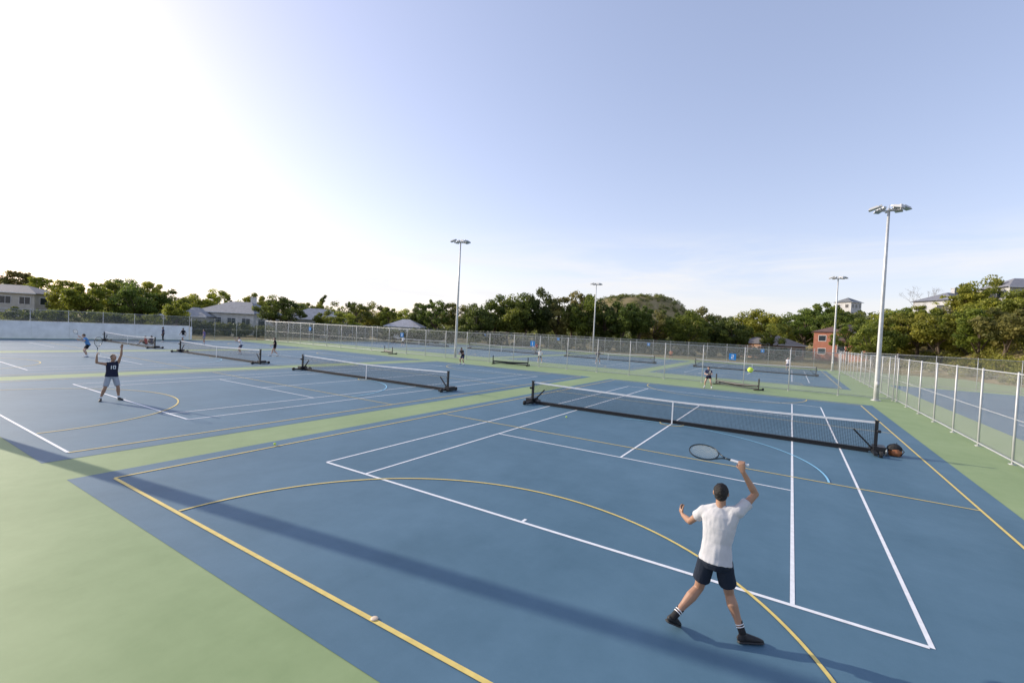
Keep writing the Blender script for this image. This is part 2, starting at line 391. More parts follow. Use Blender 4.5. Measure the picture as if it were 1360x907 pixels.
# ------------------------------------------------------------------ rackets / balls / bag
RK=mat('racket_frame',(.015,.03,.04),.3); GRP=mat('racket_grip',(.75,.75,.75),.7); STR=mat('racket_strings',(.7,.7,.6),.5)
def racket(grip,ax,sv):
    ax=V(ax).normalized(); sv=V(sv); sv=(sv-ax*sv.dot(ax)).normalized(); nv=ax.cross(sv)
    e=empty('tennis_racket'); g=V(grip)
    a=MB(); a.loft([g-ax*.075,g-ax*.06,g+ax*.12],[(.019,.017),(.0155,.0135),(.0145,.0125)],sv,8); a.obj('handle',[GRP],e)
    a=MB(); a.loft([g+ax*.12,g+ax*.18],[.012,.011],sv,8)
    c=g+ax*.435
    def ep(t,rx=.17,ry=.128): return c+ax*rx*math.cos(t)+sv*ry*math.sin(t)
    ring=[ep(2*math.pi*i/40) for i in range(41)]
    a.loft(ring,[(.011,.0065)]*41,nv,8)
    for s in (-1,1): a.loft([g+ax*.17,g+ax*.22+sv*s*.02,ep(math.pi-s*.62)],[.009,.008,.008],nv,8)
    a.obj('frame',[RK],e,smooth=True)
    a=MB()
    for i in range(-8,9):
        y=i*.0145; q=1-(y/.128)**2
        if q>.02:
            l=.17*math.sqrt(q); a.loft([c+sv*y-ax*l,c+sv*y+ax*l],[.0008,.0008],nv,4)
    for i in range(-10,11):
        x=i*.0158; q=1-(x/.17)**2
        if q>.02:
            l=.128*math.sqrt(q); a.loft([c+ax*x-sv*l,c+ax*x+sv*l],[.0008,.0008],nv,4)
    a.obj('strings',[STR],e)
    return e
BALL=mat('tennis_ball_felt',(.62,.80,.08),.9)
def ball(p):
    a=MB(); a.ell(p,AX,(.034,)*3,0,20,12); a.loft([V(p)+V((.0345*math.cos(t),.0345*math.sin(t)*math.cos(.5*math.sin(2*t)),.0345*math.sin(.5*math.sin(2*t)))) for t in np.linspace(0,6.28,24)],[.0012]*24,segs=4,mi=1)
    a.obj('tennis_ball',[BALL,SW],smooth=True)
ball((8.98,-.54,3.06)); ball((-2.23,.03,.053)); ball((1.83,9.77,.045))
a=MB(); a.loft([(5.5,-3.36,.018),(5.5,-3.36,.024),(5.5,-3.36,.028)],[.045,.04,.02],segs=16,cap=.1); a.obj('marker_disc',[mat('marker_white',(.7,.55,.4),.5)],smooth=True)
# backpack + bottle
e=empty('backpack',(12.42,11.95,0)); a=MB()
a.loft([(0,0,.02),(0,0,.12),(0,.02,.28),(0,.03,.36)],[(.17,.11),(.19,.13),(.16,.11),(.07,.06)],(1,0,0),14); a.loft([(0,-.1,.05),(0,-.13,.12),(0,-.1,.22)],[(.10,.05),(.12,.06),(.09,.04)],(1,0,0),10)
remesh(a,'bag_body',[mat('bag_brown_leather',(.36,.13,.045),.6,noise_amt=.3,nscale=12)],.012,e,3,.012,(14,14,14))
a=MB(); a.loft([(.0,.02,.34),(.03,.0,.43),(.06,.02,.34)],[.012,.012,.012]); a.loft([(.14,-.08,.05),(.2,-.15,.2),(.13,-.05,.3)],[.014]*3); a.loft([(-.02,-.0,.2),(-.02,0.0,.30),(-.02,.02,.36)],[(.205,.14),(.185,.13),(.12,.09)],(1,0,0),14); a.obj('straps',[RUB],e)
e=empty('drink_bottle',(12.18,11.7,0)); a=MB(); a.loft([(0,0,.005),(0,0,.17),(0,0,.19),(0,0,.23)],[.035,.035,.02,.016],segs=12); a.obj('bottle',[mat('bottle_steel',(.1,.12,.14),.3,.5)],e,smooth=True)

# ------------------------------------------------------------------ people
def hand(mb,wr,d,n,a,curl,s=1.0,spread=.0,thumb_curl=.5):
    """wr wrist, d toward knuckles, n palm-facing normal, a toward thumb side"""
    d=V(d).normalized(); a=V(a); a=(a-d*a.dot(d)).normalized(); n2=d.cross(a)
    if n2.dot(V(n))<0: n2=-n2
    n=n2
    mb.loft([wr-d*.02*s,wr+d*.02*s,wr+d*.055*s,wr+d*.088*s],[(.028*s,.02*s),(.034*s,.017*s),(.042*s,.015*s),(.040*s,.013*s)],a,12)
    lens=(.042,.047,.044,.034)
    for i in range(4):
        off=(.031-.0208*i)*s; p=wr+d*.085*s+a*off; ln=lens[i]*s; ang=0
        pts=[p-d*.01]; rad=[.0098*s]; q=p.copy()
        for k,(fr) in enumerate((1.0,.62,.5)):
            ang+=curl[k]+.04*i
            dr=d*math.cos(ang)+n*math.sin(ang)+a*spread*(1.5-i)
            pts.append(q+dr*ln*fr*.5); rad.append((.0092-.0006*k)*s); q=q+dr*ln*fr; pts.append(q.copy()); rad.append((.0088-.0009*k)*s)
        mb.loft(pts,rad,a,8,cap=.9)
    p=wr+d*.025*s+a*.026*s; dr=(d*.6+a*.7+n*.35).normalized(); q=p+dr*.042*s
    dr2=(d*(.8-thumb_curl*.3)+a*(.5-thumb_curl*.4)+n*thumb_curl).normalized(); q2=q+dr2*.032*s; q3=q2+(dr2+n*thumb_curl*.6).normalized()*.024*s
    mb.loft([p-dr*.01,p+dr*.02,q,q2,q3],[.013*s,.013*s,.0105*s,.0095*s,.0075*s],n,8,cap=.9)

def person(name,J,st,vox=.02):
    e=empty(name); s=st.get('s',1.0); g=st.get('g',1.0); J={k:V(v) for k,v in J.items()}
    pe,ne,hd=J['pe'],J['ne'],J['hd']; T=(ne-pe).normalized(); S=(J['shR']-J['shL']); S=(S-T*S.dot(T)).normalized(); Fv=T.cross(S)
    skin=mat('skin_%s'%st['tone'],{'tan':(.36,.20,.125),'light':(.5,.31,.22),'dark':(.2,.11,.07)}[st['tone']],.5,noise_amt=.06)
    HF=V(st.get('face',Fv)).normalized(); HT=V(st.get('hup',(hd-ne).normalized())); HT=(HT-HF*HT.dot(HF)).normalized(); HS=HF.cross(HT)
    b=MB(); hb=b if vox<.012 else MB()
    ln=(ne-pe).length
    def tp(t): return pe+T*ln*t
    b.loft([tp(-.1),tp(.1),tp(.35),tp(.65),tp(.88),tp(1.0)],[(.14*s,.10*s),(.15*s,.105*s),(.132*s*g,.095*s),(.158*s*g,.11*s),(.15*s*g,.085*s),(.06*s,.06*s)],S,18)
    b.loft([ne-T*.04*s,ne+(hd-ne)*.35,ne+(hd-ne)*.75],[.062*s*g,.055*s*g,.055*s*g],S,12)
    b.ell(hd+HT*.02*s-HF*.008*s,(HS,HF,HT),(.075*s,.095*s,.098*s)); b.loft([hd+HT*.0*s+HF*.02*s,hd-HT*.055*s+HF*.03*s,hd-HT*.105*s+HF*.045*s],[(.068*s,.07*s),(.058*s,.06*s),(.03*s,.035*s)],HS,12)
    b.loft([hd+HT*.02*s+HF*.085*s,hd-HT*.015*s+HF*.10*s,hd-HT*.028*s+HF*.112*s],[.010*s,.013*s,.015*s],HS,8)
    for q in (-1,1): b.ell(hd+HS*q*.078*s-HF*.004*s+HT*.0*s,(HS,HF,HT),(.010*s,.018*s,.032*s),0,10,8)
    for q in 'LR':
        sh,el,wr=J['sh'+q],J['el'+q],J['wr'+q]
        b.ell(sh,(S,Fv,T),(.058*s*g,.056*s,.058*s))
        b.loft([sh,sh.lerp(el,.35),sh.lerp(el,.75),el],[.052*s*g,.048*s*g,.04*s*g,.037*s*g],Fv,12)
        b.ell(el,(S,Fv,T),(.038*s*g,)*3)
        b.loft([el,el.lerp(wr,.25),el.lerp(wr,.65),wr],[.037*s*g,.041*s*g,.032*s*g,.025*s*g],Fv,12)
        hp,kn,an=J['hp'+q],J['kn'+q],J['an'+q]
        b.loft([hp,hp.lerp(kn,.4),hp.lerp(kn,.8),kn],[.085*s,.078*s,.06*s,.055*s],S,14)
        bk=-Fv*.018*s
        b.loft([kn,kn.lerp(an,.28)+bk,kn.lerp(an,.6)+bk*.5,an],[.053*s,.062*s,.043*s,.033*s],S,12)
        H=st.get('hand'+q)
        if H is None:
            d=(wr-el).normalized(); ia=Fv if abs(d.dot(Fv))<.8 else V((0,0,1))
            hand(hb,wr,d,(-S if q=='R' else S),ia,(.3,.35,.3),s)
        else: hand(hb,wr,H['d'],H['n'],H['a'],H['c'],s,H.get('sp',0),H.get('t',.5))
    remesh(b,'body',[skin],vox,e,3 if vox<.01 else 1)
    if hb is not b: hb.obj('hands',[skin],e,smooth=True)
    # clothes
    c=MB(); k=st.get('loose',1.0)
    top=mat('cloth_'+st['shirt'][0],st['shirt'][1],.9,spec=.2,noise_amt=.05,nscale=8,bump=.4,bscale=9)
    c.loft([tp(-.075),tp(.04),tp(.32),tp(.62),tp(.84),tp(.95),tp(1.0)],[(.186*s*k,.146*s*k),(.174*s*k,.133*s*k),(.155*s*g*k,.118*s*k),(.182*s*g,.133*s),(.185*s*g,.115*s),(.13*s*g,.085*s),(.074*s,.07*s)],S,22,cap=.05)
    for q in 'LR':
        sh,el=J['sh'+q],J['el'+q]; sl=st.get('sleeve',.55)
        if sl>0:
            c.ell(sh,(S,Fv,T),(.07*s*g,.066*s,.066*s)); sq=1 if q=='R' else -1
            c.loft([tp(.62)+S*sq*.085*s,tp(.78)+S*sq*.11*s,sh.lerp(tp(.86),.25)],[(.085*s,.105*s),(.085*s,.098*s),(.07*s,.075*s)],S,14,cap=.3)
            c.loft([tp(1.0),tp(.97)+S*sq*.06*s,sh+T*.01*s],[(.05*s,.05*s),(.06*s,.055*s),(.055*s,.055*s)],Fv,12)
            c.loft([sh.lerp(tp(.85),.3),sh,sh.lerp(el,sl*.5),sh.lerp(el,sl)],[.075*s*g,.068*s*g,.066*s*g,.068*s*g],Fv,14,cap=.02)
        else: c.ell(sh.lerp(tp(.9),.25),(S,Fv,T),(.05*s*g,.07*s,.07*s))
    remesh(c,'shirt',[top],vox,e,4,.0075 if vox<.01 else 0,(11,11,6))
    c=MB(); bot=mat('cloth_'+st['short'][0],st['short'][1],.9,spec=.2,noise_amt=.05,nscale=8)
    c.loft([tp(.10),tp(.02),tp(-.12),tp(-.22)],[(.145*s,.108*s),(.158*s,.118*s),(.166*s,.125*s),(.11*s,.09*s)],S,20,cap=.1)
    lg=st.get('leg',.62)
    for q in 'LR':
        hp,kn,an=J['hp'+q],J['kn'+q],J['an'+q]
        if lg<=1: c.loft([hp+T*.03*s,hp.lerp(kn,lg*.5),hp.lerp(kn,lg)],[.095*s,.096*s,(.098 if lg<.8 else .085)*s],S,16,cap=.02)
        else: c.loft([hp+T*.03*s,hp.lerp(kn,.5),kn,kn.lerp(an,.5),kn.lerp(an,.95)],[.095*s,.082*s,.065*s,.06*s,.05*s],S,14,cap=.02)
    remesh(c,'shorts',[bot],vox,e,2,.0045 if vox<.01 else 0,(13,13,6),3)
    # shoes & socks
    shm=mat('shoe_'+st['shoe'][0],st['shoe'][1],.6); sole=mat('sole_'+st['shoe'][0],st.get('sole',(.03,.03,.03)),.7); sock=mat('sock_'+st['sock'][0],st['sock'][1],.9)
    c=MB(); c2=MB(); c3=MB()
    for q in 'LR':
        kn,an,he,to=J['kn'+q],J['an'+q],J['he'+q],J['to'+q]
        d=(to-he).normalized(); up=(kn-he); up=(up-d*up.dot(d)).normalized(); sd=d.cross(up); Lf=(to-he).length
        rows=[(.02,.028,.030),(.12,.037,.045),(.35,.037,.050),(.6,.044,.038),(.82,.044,.028),(.97,.028,.018)]
        c.loft([he+d*Lf*t+up*(hh*s+.008) for t,ww,hh in rows],[(ww*s,hh*s) for t,ww,hh in rows],sd,14,cap=.5)
        c.loft([he+d*Lf*.22+up*.06*s,an],[.043*s,.042*s],S,12,cap=.1)
        c2.loft([he+d*Lf*t+up*.012 for t,ww,hh in rows],[((ww+.006)*s,.013*s) for t,ww,hh in rows],sd,14,cap=.3)
        c3.loft([an-(kn-an)*.03,an.lerp(kn,.1),an.lerp(kn,st.get('sockh',.22))],[.040*s,.040*s,.043*s],S,12,cap=.02)
        if st.get('stripe'):
            for tt in (.15,.21): c3.loft([an.lerp(kn,tt),an.lerp(kn,tt+.022)],[.0440*s,.0440*s],S,14,1,.02)
    if vox<.012: remesh(c,'shoes',[shm],.009,e,2)
    else: c.obj('shoes',[shm],e,smooth=True)
    c2.obj('soles',[sole],e,smooth=True); c3.obj('socks',[sock,SW],e,smooth=True)
    # hair
    hm=mat('hair_'+st['hair'][0],st['hair'][1],.7,noise_amt=.3,nscale=60,bump=.4,bscale=150)
    c=MB(); c.ell(hd+HT*.034*s-HF*.020*s,(HS,HF,HT),(.081*s,.092*s,.092*s)); c.ell(hd-HT*.02*s-HF*.043*s,(HS,HF,HT),(.068*s,.058*s,.056*s))
    if st.get('pony'): c.loft([hd+HT*.05*s-HF*.09*s,hd-HT*.03*s-HF*.15*s,hd-HT*.16*s-HF*.12*s],[.03*s,.032*s,.012*s],HS,8)
    if vox<.012: remesh(c,'hair',[hm],.007,e,2,.005,(45,45,45))
    else: c.obj('hair',[hm],e,smooth=True)
    # face
    c=MB()
    for q in (-1,1):
        ep_=hd+HS*q*.031*s+HF*.079*s+HT*.0*s
        c.ell(ep_,(HS,HF,HT),(.014*s,.010*s,.008*s),0,10,6); c.ell(ep_+HF*.006*s,(HS,HF,HT),(.006*s,.006*s,.006*s),1,8,6)
        c.loft([ep_-HS*.016*s+HT*.02*s+HF*.004,ep_+HS*.016*s+HT*.02*s+HF*.004],[.004*s,.004*s],HT,6,2)
    c.loft([hd-HT*.058*s+HF*.088*s-HS*.022*s,hd-HT*.060*s+HF*.096*s,hd-HT*.058*s+HF*.088*s+HS*.022*s],[.004*s,.0065*s,.004*s],HT,8,3)
    c.obj('face_features',[SW,mat('iris',(.04,.02,.01),.3),hm,mat('lips',(.35,.12,.1),.5)],e,smooth=True)
    return e

# near player, overhead smash
near=dict(pe=(8.795,-1.31,.915),ne=(8.81,-1.22,1.475),hd=(8.80,-1.195,1.635),
 shL=(8.635,-1.19,1.385),elL=(8.46,-1.07,1.17),wrL=(8.335,-.86,1.15),
 shR=(8.995,-1.235,1.475),elR=(9.145,-1.06,1.665),wrR=(9.005,-1.12,1.915),
 hpL=(8.705,-1.30,.86),knL=(8.625,-1.20,.46),anL=(8.41,-1.50,.175),heL=(8.345,-1.535,.115),toL=(8.455,-1.345,.0),
 hpR=(8.885,-1.29,.86),knR=(8.945,-1.14,.475),anR=(9.11,-1.21,.11),heR=(9.075,-1.26,.005),toR=(9.325,-1.10,.005))
ha=V((-.97,.18,.09))
person('tennis_player',near,dict(tone='tan',s=1.0,g=1.0,loose=1.0,shirt=('white',(.50,.50,.52)),short=('navy',(.018,.025,.04)),shoe=('black',(.012,.012,.013)),sock=('black',(.015,.015,.016)),
 hair=('black',(.012,.009,.007)),sleeve=.52,leg=.66,stripe=True,sockh=.3,face=(-.1,.97,.12),hup=(0,-.1,1),
 handR=dict(d=(-.25,.12,.96),n=(0,1,0),a=ha,c=(.9,1.15,.9),t=.9),handL=dict(d=(-.5,.6,.45),n=(.6,.5,-.2),a=(0,-.3,1),c=(.5,.6,.5))),.007)
racket(V((9.005,-1.12,1.915))+V((-.25,.12,.96)).normalized()*.088+V((.1,1,-.1))*.028,ha,(0,.88,.47))

def place(J,x,y,head,s=1.0):
    ca,sa=math.cos(head),math.sin(head)   # head: facing direction angle of local +y measured from world +y, ccw
    return {k:(x+(v[0]*ca-v[1]*sa)*s,y+(v[0]*sa+v[1]*ca)*s,v[2]*s) for k,v in J.items()}
def sym(d):
    o={}
    for k,v in d.items():
        if k in('pe','ne','hd'): o[k]=v
        elif k[-1] in 'LR': o[k]=v
        else: o[k+'R']=v; o[k+'L']=(-v[0],v[1],v[2])
    return o
stand=sym(dict(pe=(0,0,.95),ne=(0,.02,1.47),hd=(0,.05,1.62),sh=(.175,.01,1.41),el=(.24,-.02,1.13),wr=(.25,.08,.88),hp=(.09,0,.9),kn=(.11,.03,.49),an=(.12,-.02,.09),he=(.12,-.07,0),to=(.15,.19,0)))
ready=sym(dict(pe=(0,-.08,.86),ne=(0,.1,1.34),hd=(0,.16,1.48),sh=(.175,.08,1.29),el=(.26,.14,1.02),wr=(.10,.36,1.03),hp=(.09,-.08,.82),kn=(.19,.12,.46),an=(.24,-.04,.09),he=(.24,-.09,0),to=(.29,.16,0)))
walk=dict(stand); walk.update(knR=(.10,.2,.5),anR=(.1,.28,.10),heR=(.1,.24,.01),toR=(.12,.50,.02),knL=(-.10,.02,.47),anL=(-.1,-.30,.14),heL=(-.1,-.35,.08),toL=(-.12,-.11,0),elR=(.24,-.14,1.16),wrR=(.22,-.1,.92),elL=(-.24,.08,1.15),wrL=(-.2,.28,1.02))
swing=dict(ready); swing.update(elR=(.42,.1,1.2),wrR=(.6,.26,1.35),elL=(-.36,.16,1.1),wrL=(-.38,.4,1.2))
serve=dict(stand); serve.update(pe=(0,0,.93),ne=(-.02,-.03,1.44),hd=(-.04,.0,1.60),shR=(.18,-.02,1.36),elR=(.43,-.03,1.42),wrR=(.44,.03,1.68),shL=(-.18,0,1.42),elL=(-.24,.06,1.69),wrL=(-.25,.08,1.95),
 knR=(.2,.08,.48),anR=(.30,-.02,.09),heR=(.29,-.07,0),toR=(.36,.18,0),knL=(-.17,.10,.49),anL=(-.22,.02,.09),heL=(-.22,-.03,0),toL=(-.30,.2,0))
sit=sym(dict(pe=(0,0,.13),ne=(0,.06,.64),hd=(0,.1,.79),sh=(.175,.05,.58),el=(.24,.2,.38),wr=(.12,.42,.42),hp=(.09,.05,.11),kn=(.16,.42,.40),an=(.12,.62,.09),he=(.12,.58,0),to=(.14,.84,0)))
WH=('white2',(.7,.7,.72)); BK=('blackcloth',(.015,.015,.018)); NV=('navycloth',(.03,.04,.09)); GY=('greycloth',(.3,.31,.33)); RD=('redcloth',(.4,.03,.03)); PK=('pinkcloth',(.6,.2,.3)); TL=('bluecloth',(.1,.25,.5))
BH=('brown',(.06,.035,.02)); KH=('blackhair',(.012,.009,.007)); WS=('white',(.7,.7,.7)); DS=('dark',(.03,.03,.03))
def pstyle(shirt,short,tone='light',hair=BH,shoe=WS,**k): return dict(tone=tone,shirt=shirt,short=short,hair=hair,shoe=shoe,sock=('white',(.7,.7,.7)),**k)
# server on the second court
h2=-math.pi/2-.05
J2=place(serve,-12.41,-.35,h2,1.02)
def ld(x,y,z,h=h2): return (x*math.cos(h)-y*math.sin(h),x*math.sin(h)+y*math.cos(h),z)
pl=person('tennis_player',J2,pstyle(('navyjersey',(.02,.022,.045)),('greyshort',(.36,.38,.42)),'tan',KH,DS,s=1.02,sleeve=0,leg=.85,loose=1.1,face=ld(-.35,.8,.35),
   handR=dict(d=ld(0,.1,1),n=ld(-1,0,0),a=ld(0,1,.1),c=(.9,1.1,.9),t=.9),handL=dict(d=ld(0,.1,1),n=ld(0,.3,1),a=ld(1,0,0),c=(.3,.3,.3))),.011)
racket(V(J2['wrR'])+V((0,0,.09)),ld(-.05,.1,1),ld(1,.35,0))
ch=V(J2['pe']).lerp(V(J2['ne']),.62)+V(ld(0,.143,0)); a=MB(); sx=V(ld(-1,0,0)); fy=V(ld(0,1,0))
for cxx,cz,ww,hh in ((.06,0,.022,.13),(-.06,0,.022,.13),(-.0,0,.022,.13),(-.03,.055,.05,.022),(-.03,-.055,.05,.022)):
    p=ch+sx*-cxx+V((0,0,cz)); R=Matrix((sx,fy,V((0,0,1)))).transposed(); a.box(p,(ww,.02,hh),0,R)
o=a.obj('jersey_number',[SW],pl)
RND=random.Random(3)
def pp(kind,x,y,h,st,s=1.0,rk=True):
    J=place(kind,x,y,h,s); st['s']=s; person('tennis_player' if rk else 'spectator',J,st,.02)
    if rk:
        w_=V(J['wrR']); d=(w_-V(J['elR'])).normalized(); racket(w_+d*.08,(d+V((0,0,.5))).normalized(),(0,.2,1) if abs(d.z)<.7 else (1,0,0))
pp(ready,4.4,28.5,math.pi,pstyle(NV,BK,'light',KH,WS,g=.88,pony=True,leg=.4),.97)
pp(ready,-17.0,27.0,math.pi*.95,pstyle(BK,NV,'tan',KH),1.0)
pp(walk,-30.8,16.9,2.6,pstyle(BK,BK,'light',BH,leg=.4,g=.9),.98)
pp(swing,-34,15.5,2.9,pstyle(WH,NV,'light'),1.0)
pp(stand,-49.8,19.5,2.4,pstyle(('purplecloth',(.2,.15,.3)),GY,'light',g=.9,pony=True),1.0,False)
pp(walk,-52.9,18.6,1.9,pstyle(BK,WH,'tan',KH),1.0,False)
pp(stand,-54.6,17.2,2.9,pstyle(NV,BK,'dark',KH,leg=1.2),1.02,False)
pp(swing,-33.5,4.6,3.0,pstyle(TL,BK,'light'),1.03)
pp(sit,-48.8,13.5,2.6,pstyle(RD,BK,'light'),1.0,False)
pp(sit,-49.6,14.3,2.0,pstyle(NV,BK,'light',g=.9,pony=True),1.0,False)
pp(ready,-14.2,37.3,.1,pstyle(WH,BK,'light',g=.9,pony=True,leg=.45),.97)
pp(ready,-7.5,70.7,3.1,pstyle(('orangecloth',(.6,.2,.1)),BK,'tan',KH),1.0)
pp(walk,9.1,63.3,3.0,pstyle(WH,NV,'light'),1.0)
pp(ready,-27,60,3.2,pstyle(RD,BK,'light'),1.0)
pp(swing,-10,44,.2,pstyle(BK,GY,'tan',KH),1.0)
pp(stand,-31,66,2.8,pstyle(PK,WH,'light',g=.9,pony=True,leg=.45),.96)
pp(ready,-45,47,.1,pstyle(WH,BK,'light'),1.0)
bpy.data.scenes.remove(TS)

# ------------------------------------------------------------------ foliage
def leaves(name,cen,nrm,size,tone,mats,extra=None):
    n=len(cen); r=np.random.normal(size=(n,3)); t=np.cross(nrm,r); t/=np.linalg.norm(t,axis=1)[:,None]+1e-9; b=np.cross(nrm,t)
    sz=size[:,None]*np.random.uniform(.6,1.2,(n,1)); v=np.empty((n,4,3))
    v[:,0]=cen-t*sz; v[:,1]=cen-b*sz*.55; v[:,2]=cen+t*sz; v[:,3]=cen+b*sz*.55
    vv=v.reshape(-1,3); ev=np.array(extra.v).reshape(-1,3) if extra else np.zeros((0,3)); ef=extra.f if extra else []
    me=bpy.data.meshes.new(name)
    nl_=n*4+sum(len(f) for f in ef)
    me.vertices.add(n*4+len(ev)); me.vertices.foreach_set('co',np.concatenate([vv,ev]).ravel())
    me.loops.add(nl_); li=np.concatenate([np.arange(n*4)]+[np.array(f)+n*4 for f in ef]) if ef else np.arange(n*4)
    me.loops.foreach_set('vertex_index',li.astype(np.int32))
    tot=np.array([4]*n+[len(f) for f in ef]); st=np.concatenate([[0],np.cumsum(tot)[:-1]])
    me.polygons.add(len(tot)); me.polygons.foreach_set('loop_start',st.astype(np.int32)); me.polygons.foreach_set('loop_total',tot.astype(np.int32))
    me.polygons.foreach_set('material_index',np.array([0]*n+[1]*len(ef),dtype=np.int32))
    me.update(calc_edges=True)
    at=me.attributes.new('tone','FLOAT','FACE'); at.data.foreach_set('value',np.concatenate([tone,np.zeros(len(ef))]).astype(np.float32))
    for m in mats: me.materials.append(m)
    return me
def clump_pts(cs,rs,per,rng):
    C_,N_,T_=[],[],[]
    for c,r in zip(cs,rs):
        d=rng.normal(size=(per,3)); d/=np.linalg.norm(d,axis=1)[:,None]; rad=r*rng.uniform(.45,1.05,(per,1))
        d2=d*np.array([1,1,.75]); C_.append(c+d2*rad); nn=d+rng.normal(size=(per,3))*.7; nn/=np.linalg.norm(nn,axis=1)[:,None]; N_.append(nn)
        T_.append(np.clip(rng.uniform(.1,.75)+rng.normal(size=per)*.14+d[:,2]*.12,0,1))
    return np.concatenate(C_),np.concatenate(N_),np.concatenate(T_)
def tree_mesh(seed,wid,base,ncl,per,leaf,kind='round'):
    rng=np.random.default_rng(seed); H=10.; cs=[];rs=[]
    cz=(H+base)/2; hz=(H-base)/2
    while len(cs)<ncl:
        p=rng.uniform(-1,1,3)
        if kind=='cone':
            t=(p[2]+1)/2
            if math.hypot(p[0],p[1])>1-t*.9: continue
        else:
            rr_=np.linalg.norm(p)
            if rr_>1 or rr_<.35: continue
        r=rng.uniform(.11,.2)*min(wid,H-base)*(.8 if kind!='cone' else .5)
        c=np.array([p[0]*(wid/2-r*.7),p[1]*(wid/2-r*.7),cz+p[2]*(hz-r*.7)])
        c[:2]+=rng.normal(size=2)*wid*.03; cs.append(c); rs.append(r)
    cen,nr,tn=clump_pts(cs,rs,per,rng)
    g=MB(); tx,ty=rng.normal(size=2)*.25
    g.loft([(0,0,-.3),(tx*.3,ty*.3,base*.6),(tx,ty,base+1),(tx*1.4,ty*1.4,cz+1)],[.32,.24,.18,.06],segs=8)
    for c in cs[::max(1,ncl//12)]:
        z0=rng.uniform(base*.6,cz); p0=V((tx*.8,ty*.8,z0)); g.loft([p0,p0.lerp(V(c),.5)+V((0,0,.3)),V(c)],[.11,.07,.02],segs=6)
    return leaves('tree_mesh',cen,nr,np.full(len(cen),leaf),tn,[LEAF,BARK],g)
TM=[tree_mesh(1,9.5,1.6,46,150,.24),tree_mesh(2,8,2.0,38,150,.24),tree_mesh(3,11.5,1.3,56,140,.24),tree_mesh(4,7,1.0,36,150,.22),tree_mesh(5,10,2.6,34,130,.22)]
TC=tree_mesh(6,4.5,.8,60,90,.2,'cone')
TINT=[(.105,.145,.040),(.15,.190,.044),(.22,.245,.05),(.19,.19,.078),(.080,.112,.040)]
def tree(k,el,z,ws=1.0,tint=0,v=None,name='broadleaf_tree'):
    x,y=site(k,z); b_=gh(x,y); h=3.4+el*z/601.5-b_
    me=TC if v=='c' else TM[(v if v is not None else RND.randrange(5))]
    o=bpy.data.objects.new(name if v!='c' else 'conifer_tree',me); COL.objects.link(o); o.location=(x,y,b_); s=h/10.2
    o.scale=(s*ws,s*ws,s); o.rotation_euler=(0,0,RND.uniform(0,6.28)); t=TINT[tint]; j=RND.uniform(.85,1.15); o.color=(t[0]*j,t[1]*j*RND.uniform(.93,1.07),t[2]*j,1)
    return o
# (bearing slope, height above eye line, distance, width, tint)
for t in [(-1.15,42,120,1.1,3),(-1.097,50,125,1.2,3),(-1.04,44,105,1.1,2),(-.985,41,88,1.1,2),(-.94,43,84,1.1,2),(-.895,42,92,1.1,1),(-.86,47,120,1.0,0),(-.83,41,90,1.1,0),(-.80,45,100,.9,2),(-.765,38,95,1.1,1),
  (-.74,24,80,1.0,2),(-.70,30,120,1.1,2),(-.658,38,125,.9,2),(-.60,24,120,1,1),(-.565,38,112,.9,2),(-.525,34,86,1.0,0),(-.50,30,88,1.0,4),(-.47,26,110,1.2,1),(-.44,30,150,1.0,2),(-.405,20,84,1.0,1),(-.375,16,90,1.2,2),
  (-.345,30,110,.9,0),(-.31,32,125,1.1,2),(-.275,26,120,1.0,1),(-.235,24,130,1.1,2),(-.205,34,118,.9,4),(-.17,38,110,1.0,0),(-.125,36,112,1.0,3),(-.08,36,105,1.0,0),(-.04,50,112,.8,0),(-.01,52,108,.85,1),(.03,54,112,.85,0),(.058,62,112,.7,4),
  (.095,48,112,.9,3),(.13,60,116,.9,3),(.16,56,110,.85,1),(.20,50,108,1.0,4),(.24,54,104,.9,0),(.275,52,106,.8,0),(.31,40,112,1.0,3),(.345,44,114,.9,0),(.385,42,106,1.0,1),(.42,48,120,.9,3),(.45,40,108,.9,4),(.485,36,106,.9,0),
  (.52,44,140,1.1,2),(.55,48,135,1.1,2),(.575,30,104,.9,1),(.61,46,150,1.2,1),(.645,52,140,1.1,0),(.68,66,145,1.0,1),(.705,50,120,.9,0),(.725,44,118,.9,1),(.765,46,125,1.1,1),(.75,54,150,1.1,0),(.725,52,140,.9,1),(.705,60,150,.9,0),(.74,36,96,.9,1),(.79,40,122,.9,2)]:
    tree(*t)
for k,el,z in ((-.36,34,150),(-.18,44,125),(-.42,42,170),(-.63,34,160)): tree(k,el,z,1.0,0,'c')
for k,el,z,w_,ti in ((.80,40,84,1.0,1),(.825,46,92,1.1,0),(.85,52,88,1.1,2),(.87,56,95,1.0,1),(.895,54,84,1.1,2),(.92,62,90,1.1,1),(.945,58,78,1.2,2),(.96,64,90,.9,3),(.985,64,80,1.1,1),(1.01,70,84,1.1,2),(1.03,66,70,1.2,1),(1.06,78,76,1.1,2),(1.085,72,66,1.2,3),(1.105,84,80,1.0,1),
  (.83,56,120,1.2,2),(.865,60,105,1.2,1),(.90,62,110,1.2,3),(.925,70,98,1.1,2),(1.0,84,92,1.1,2),(1.02,100,92,1.0,2),(1.045,110,95,1.0,2),(1.075,104,96,.9,1),(1.12,92,75,1.2,2),(1.16,100,70,1.2,1),(.97,60,90,1.2,2)): tree(k,el,z,w_,ti)
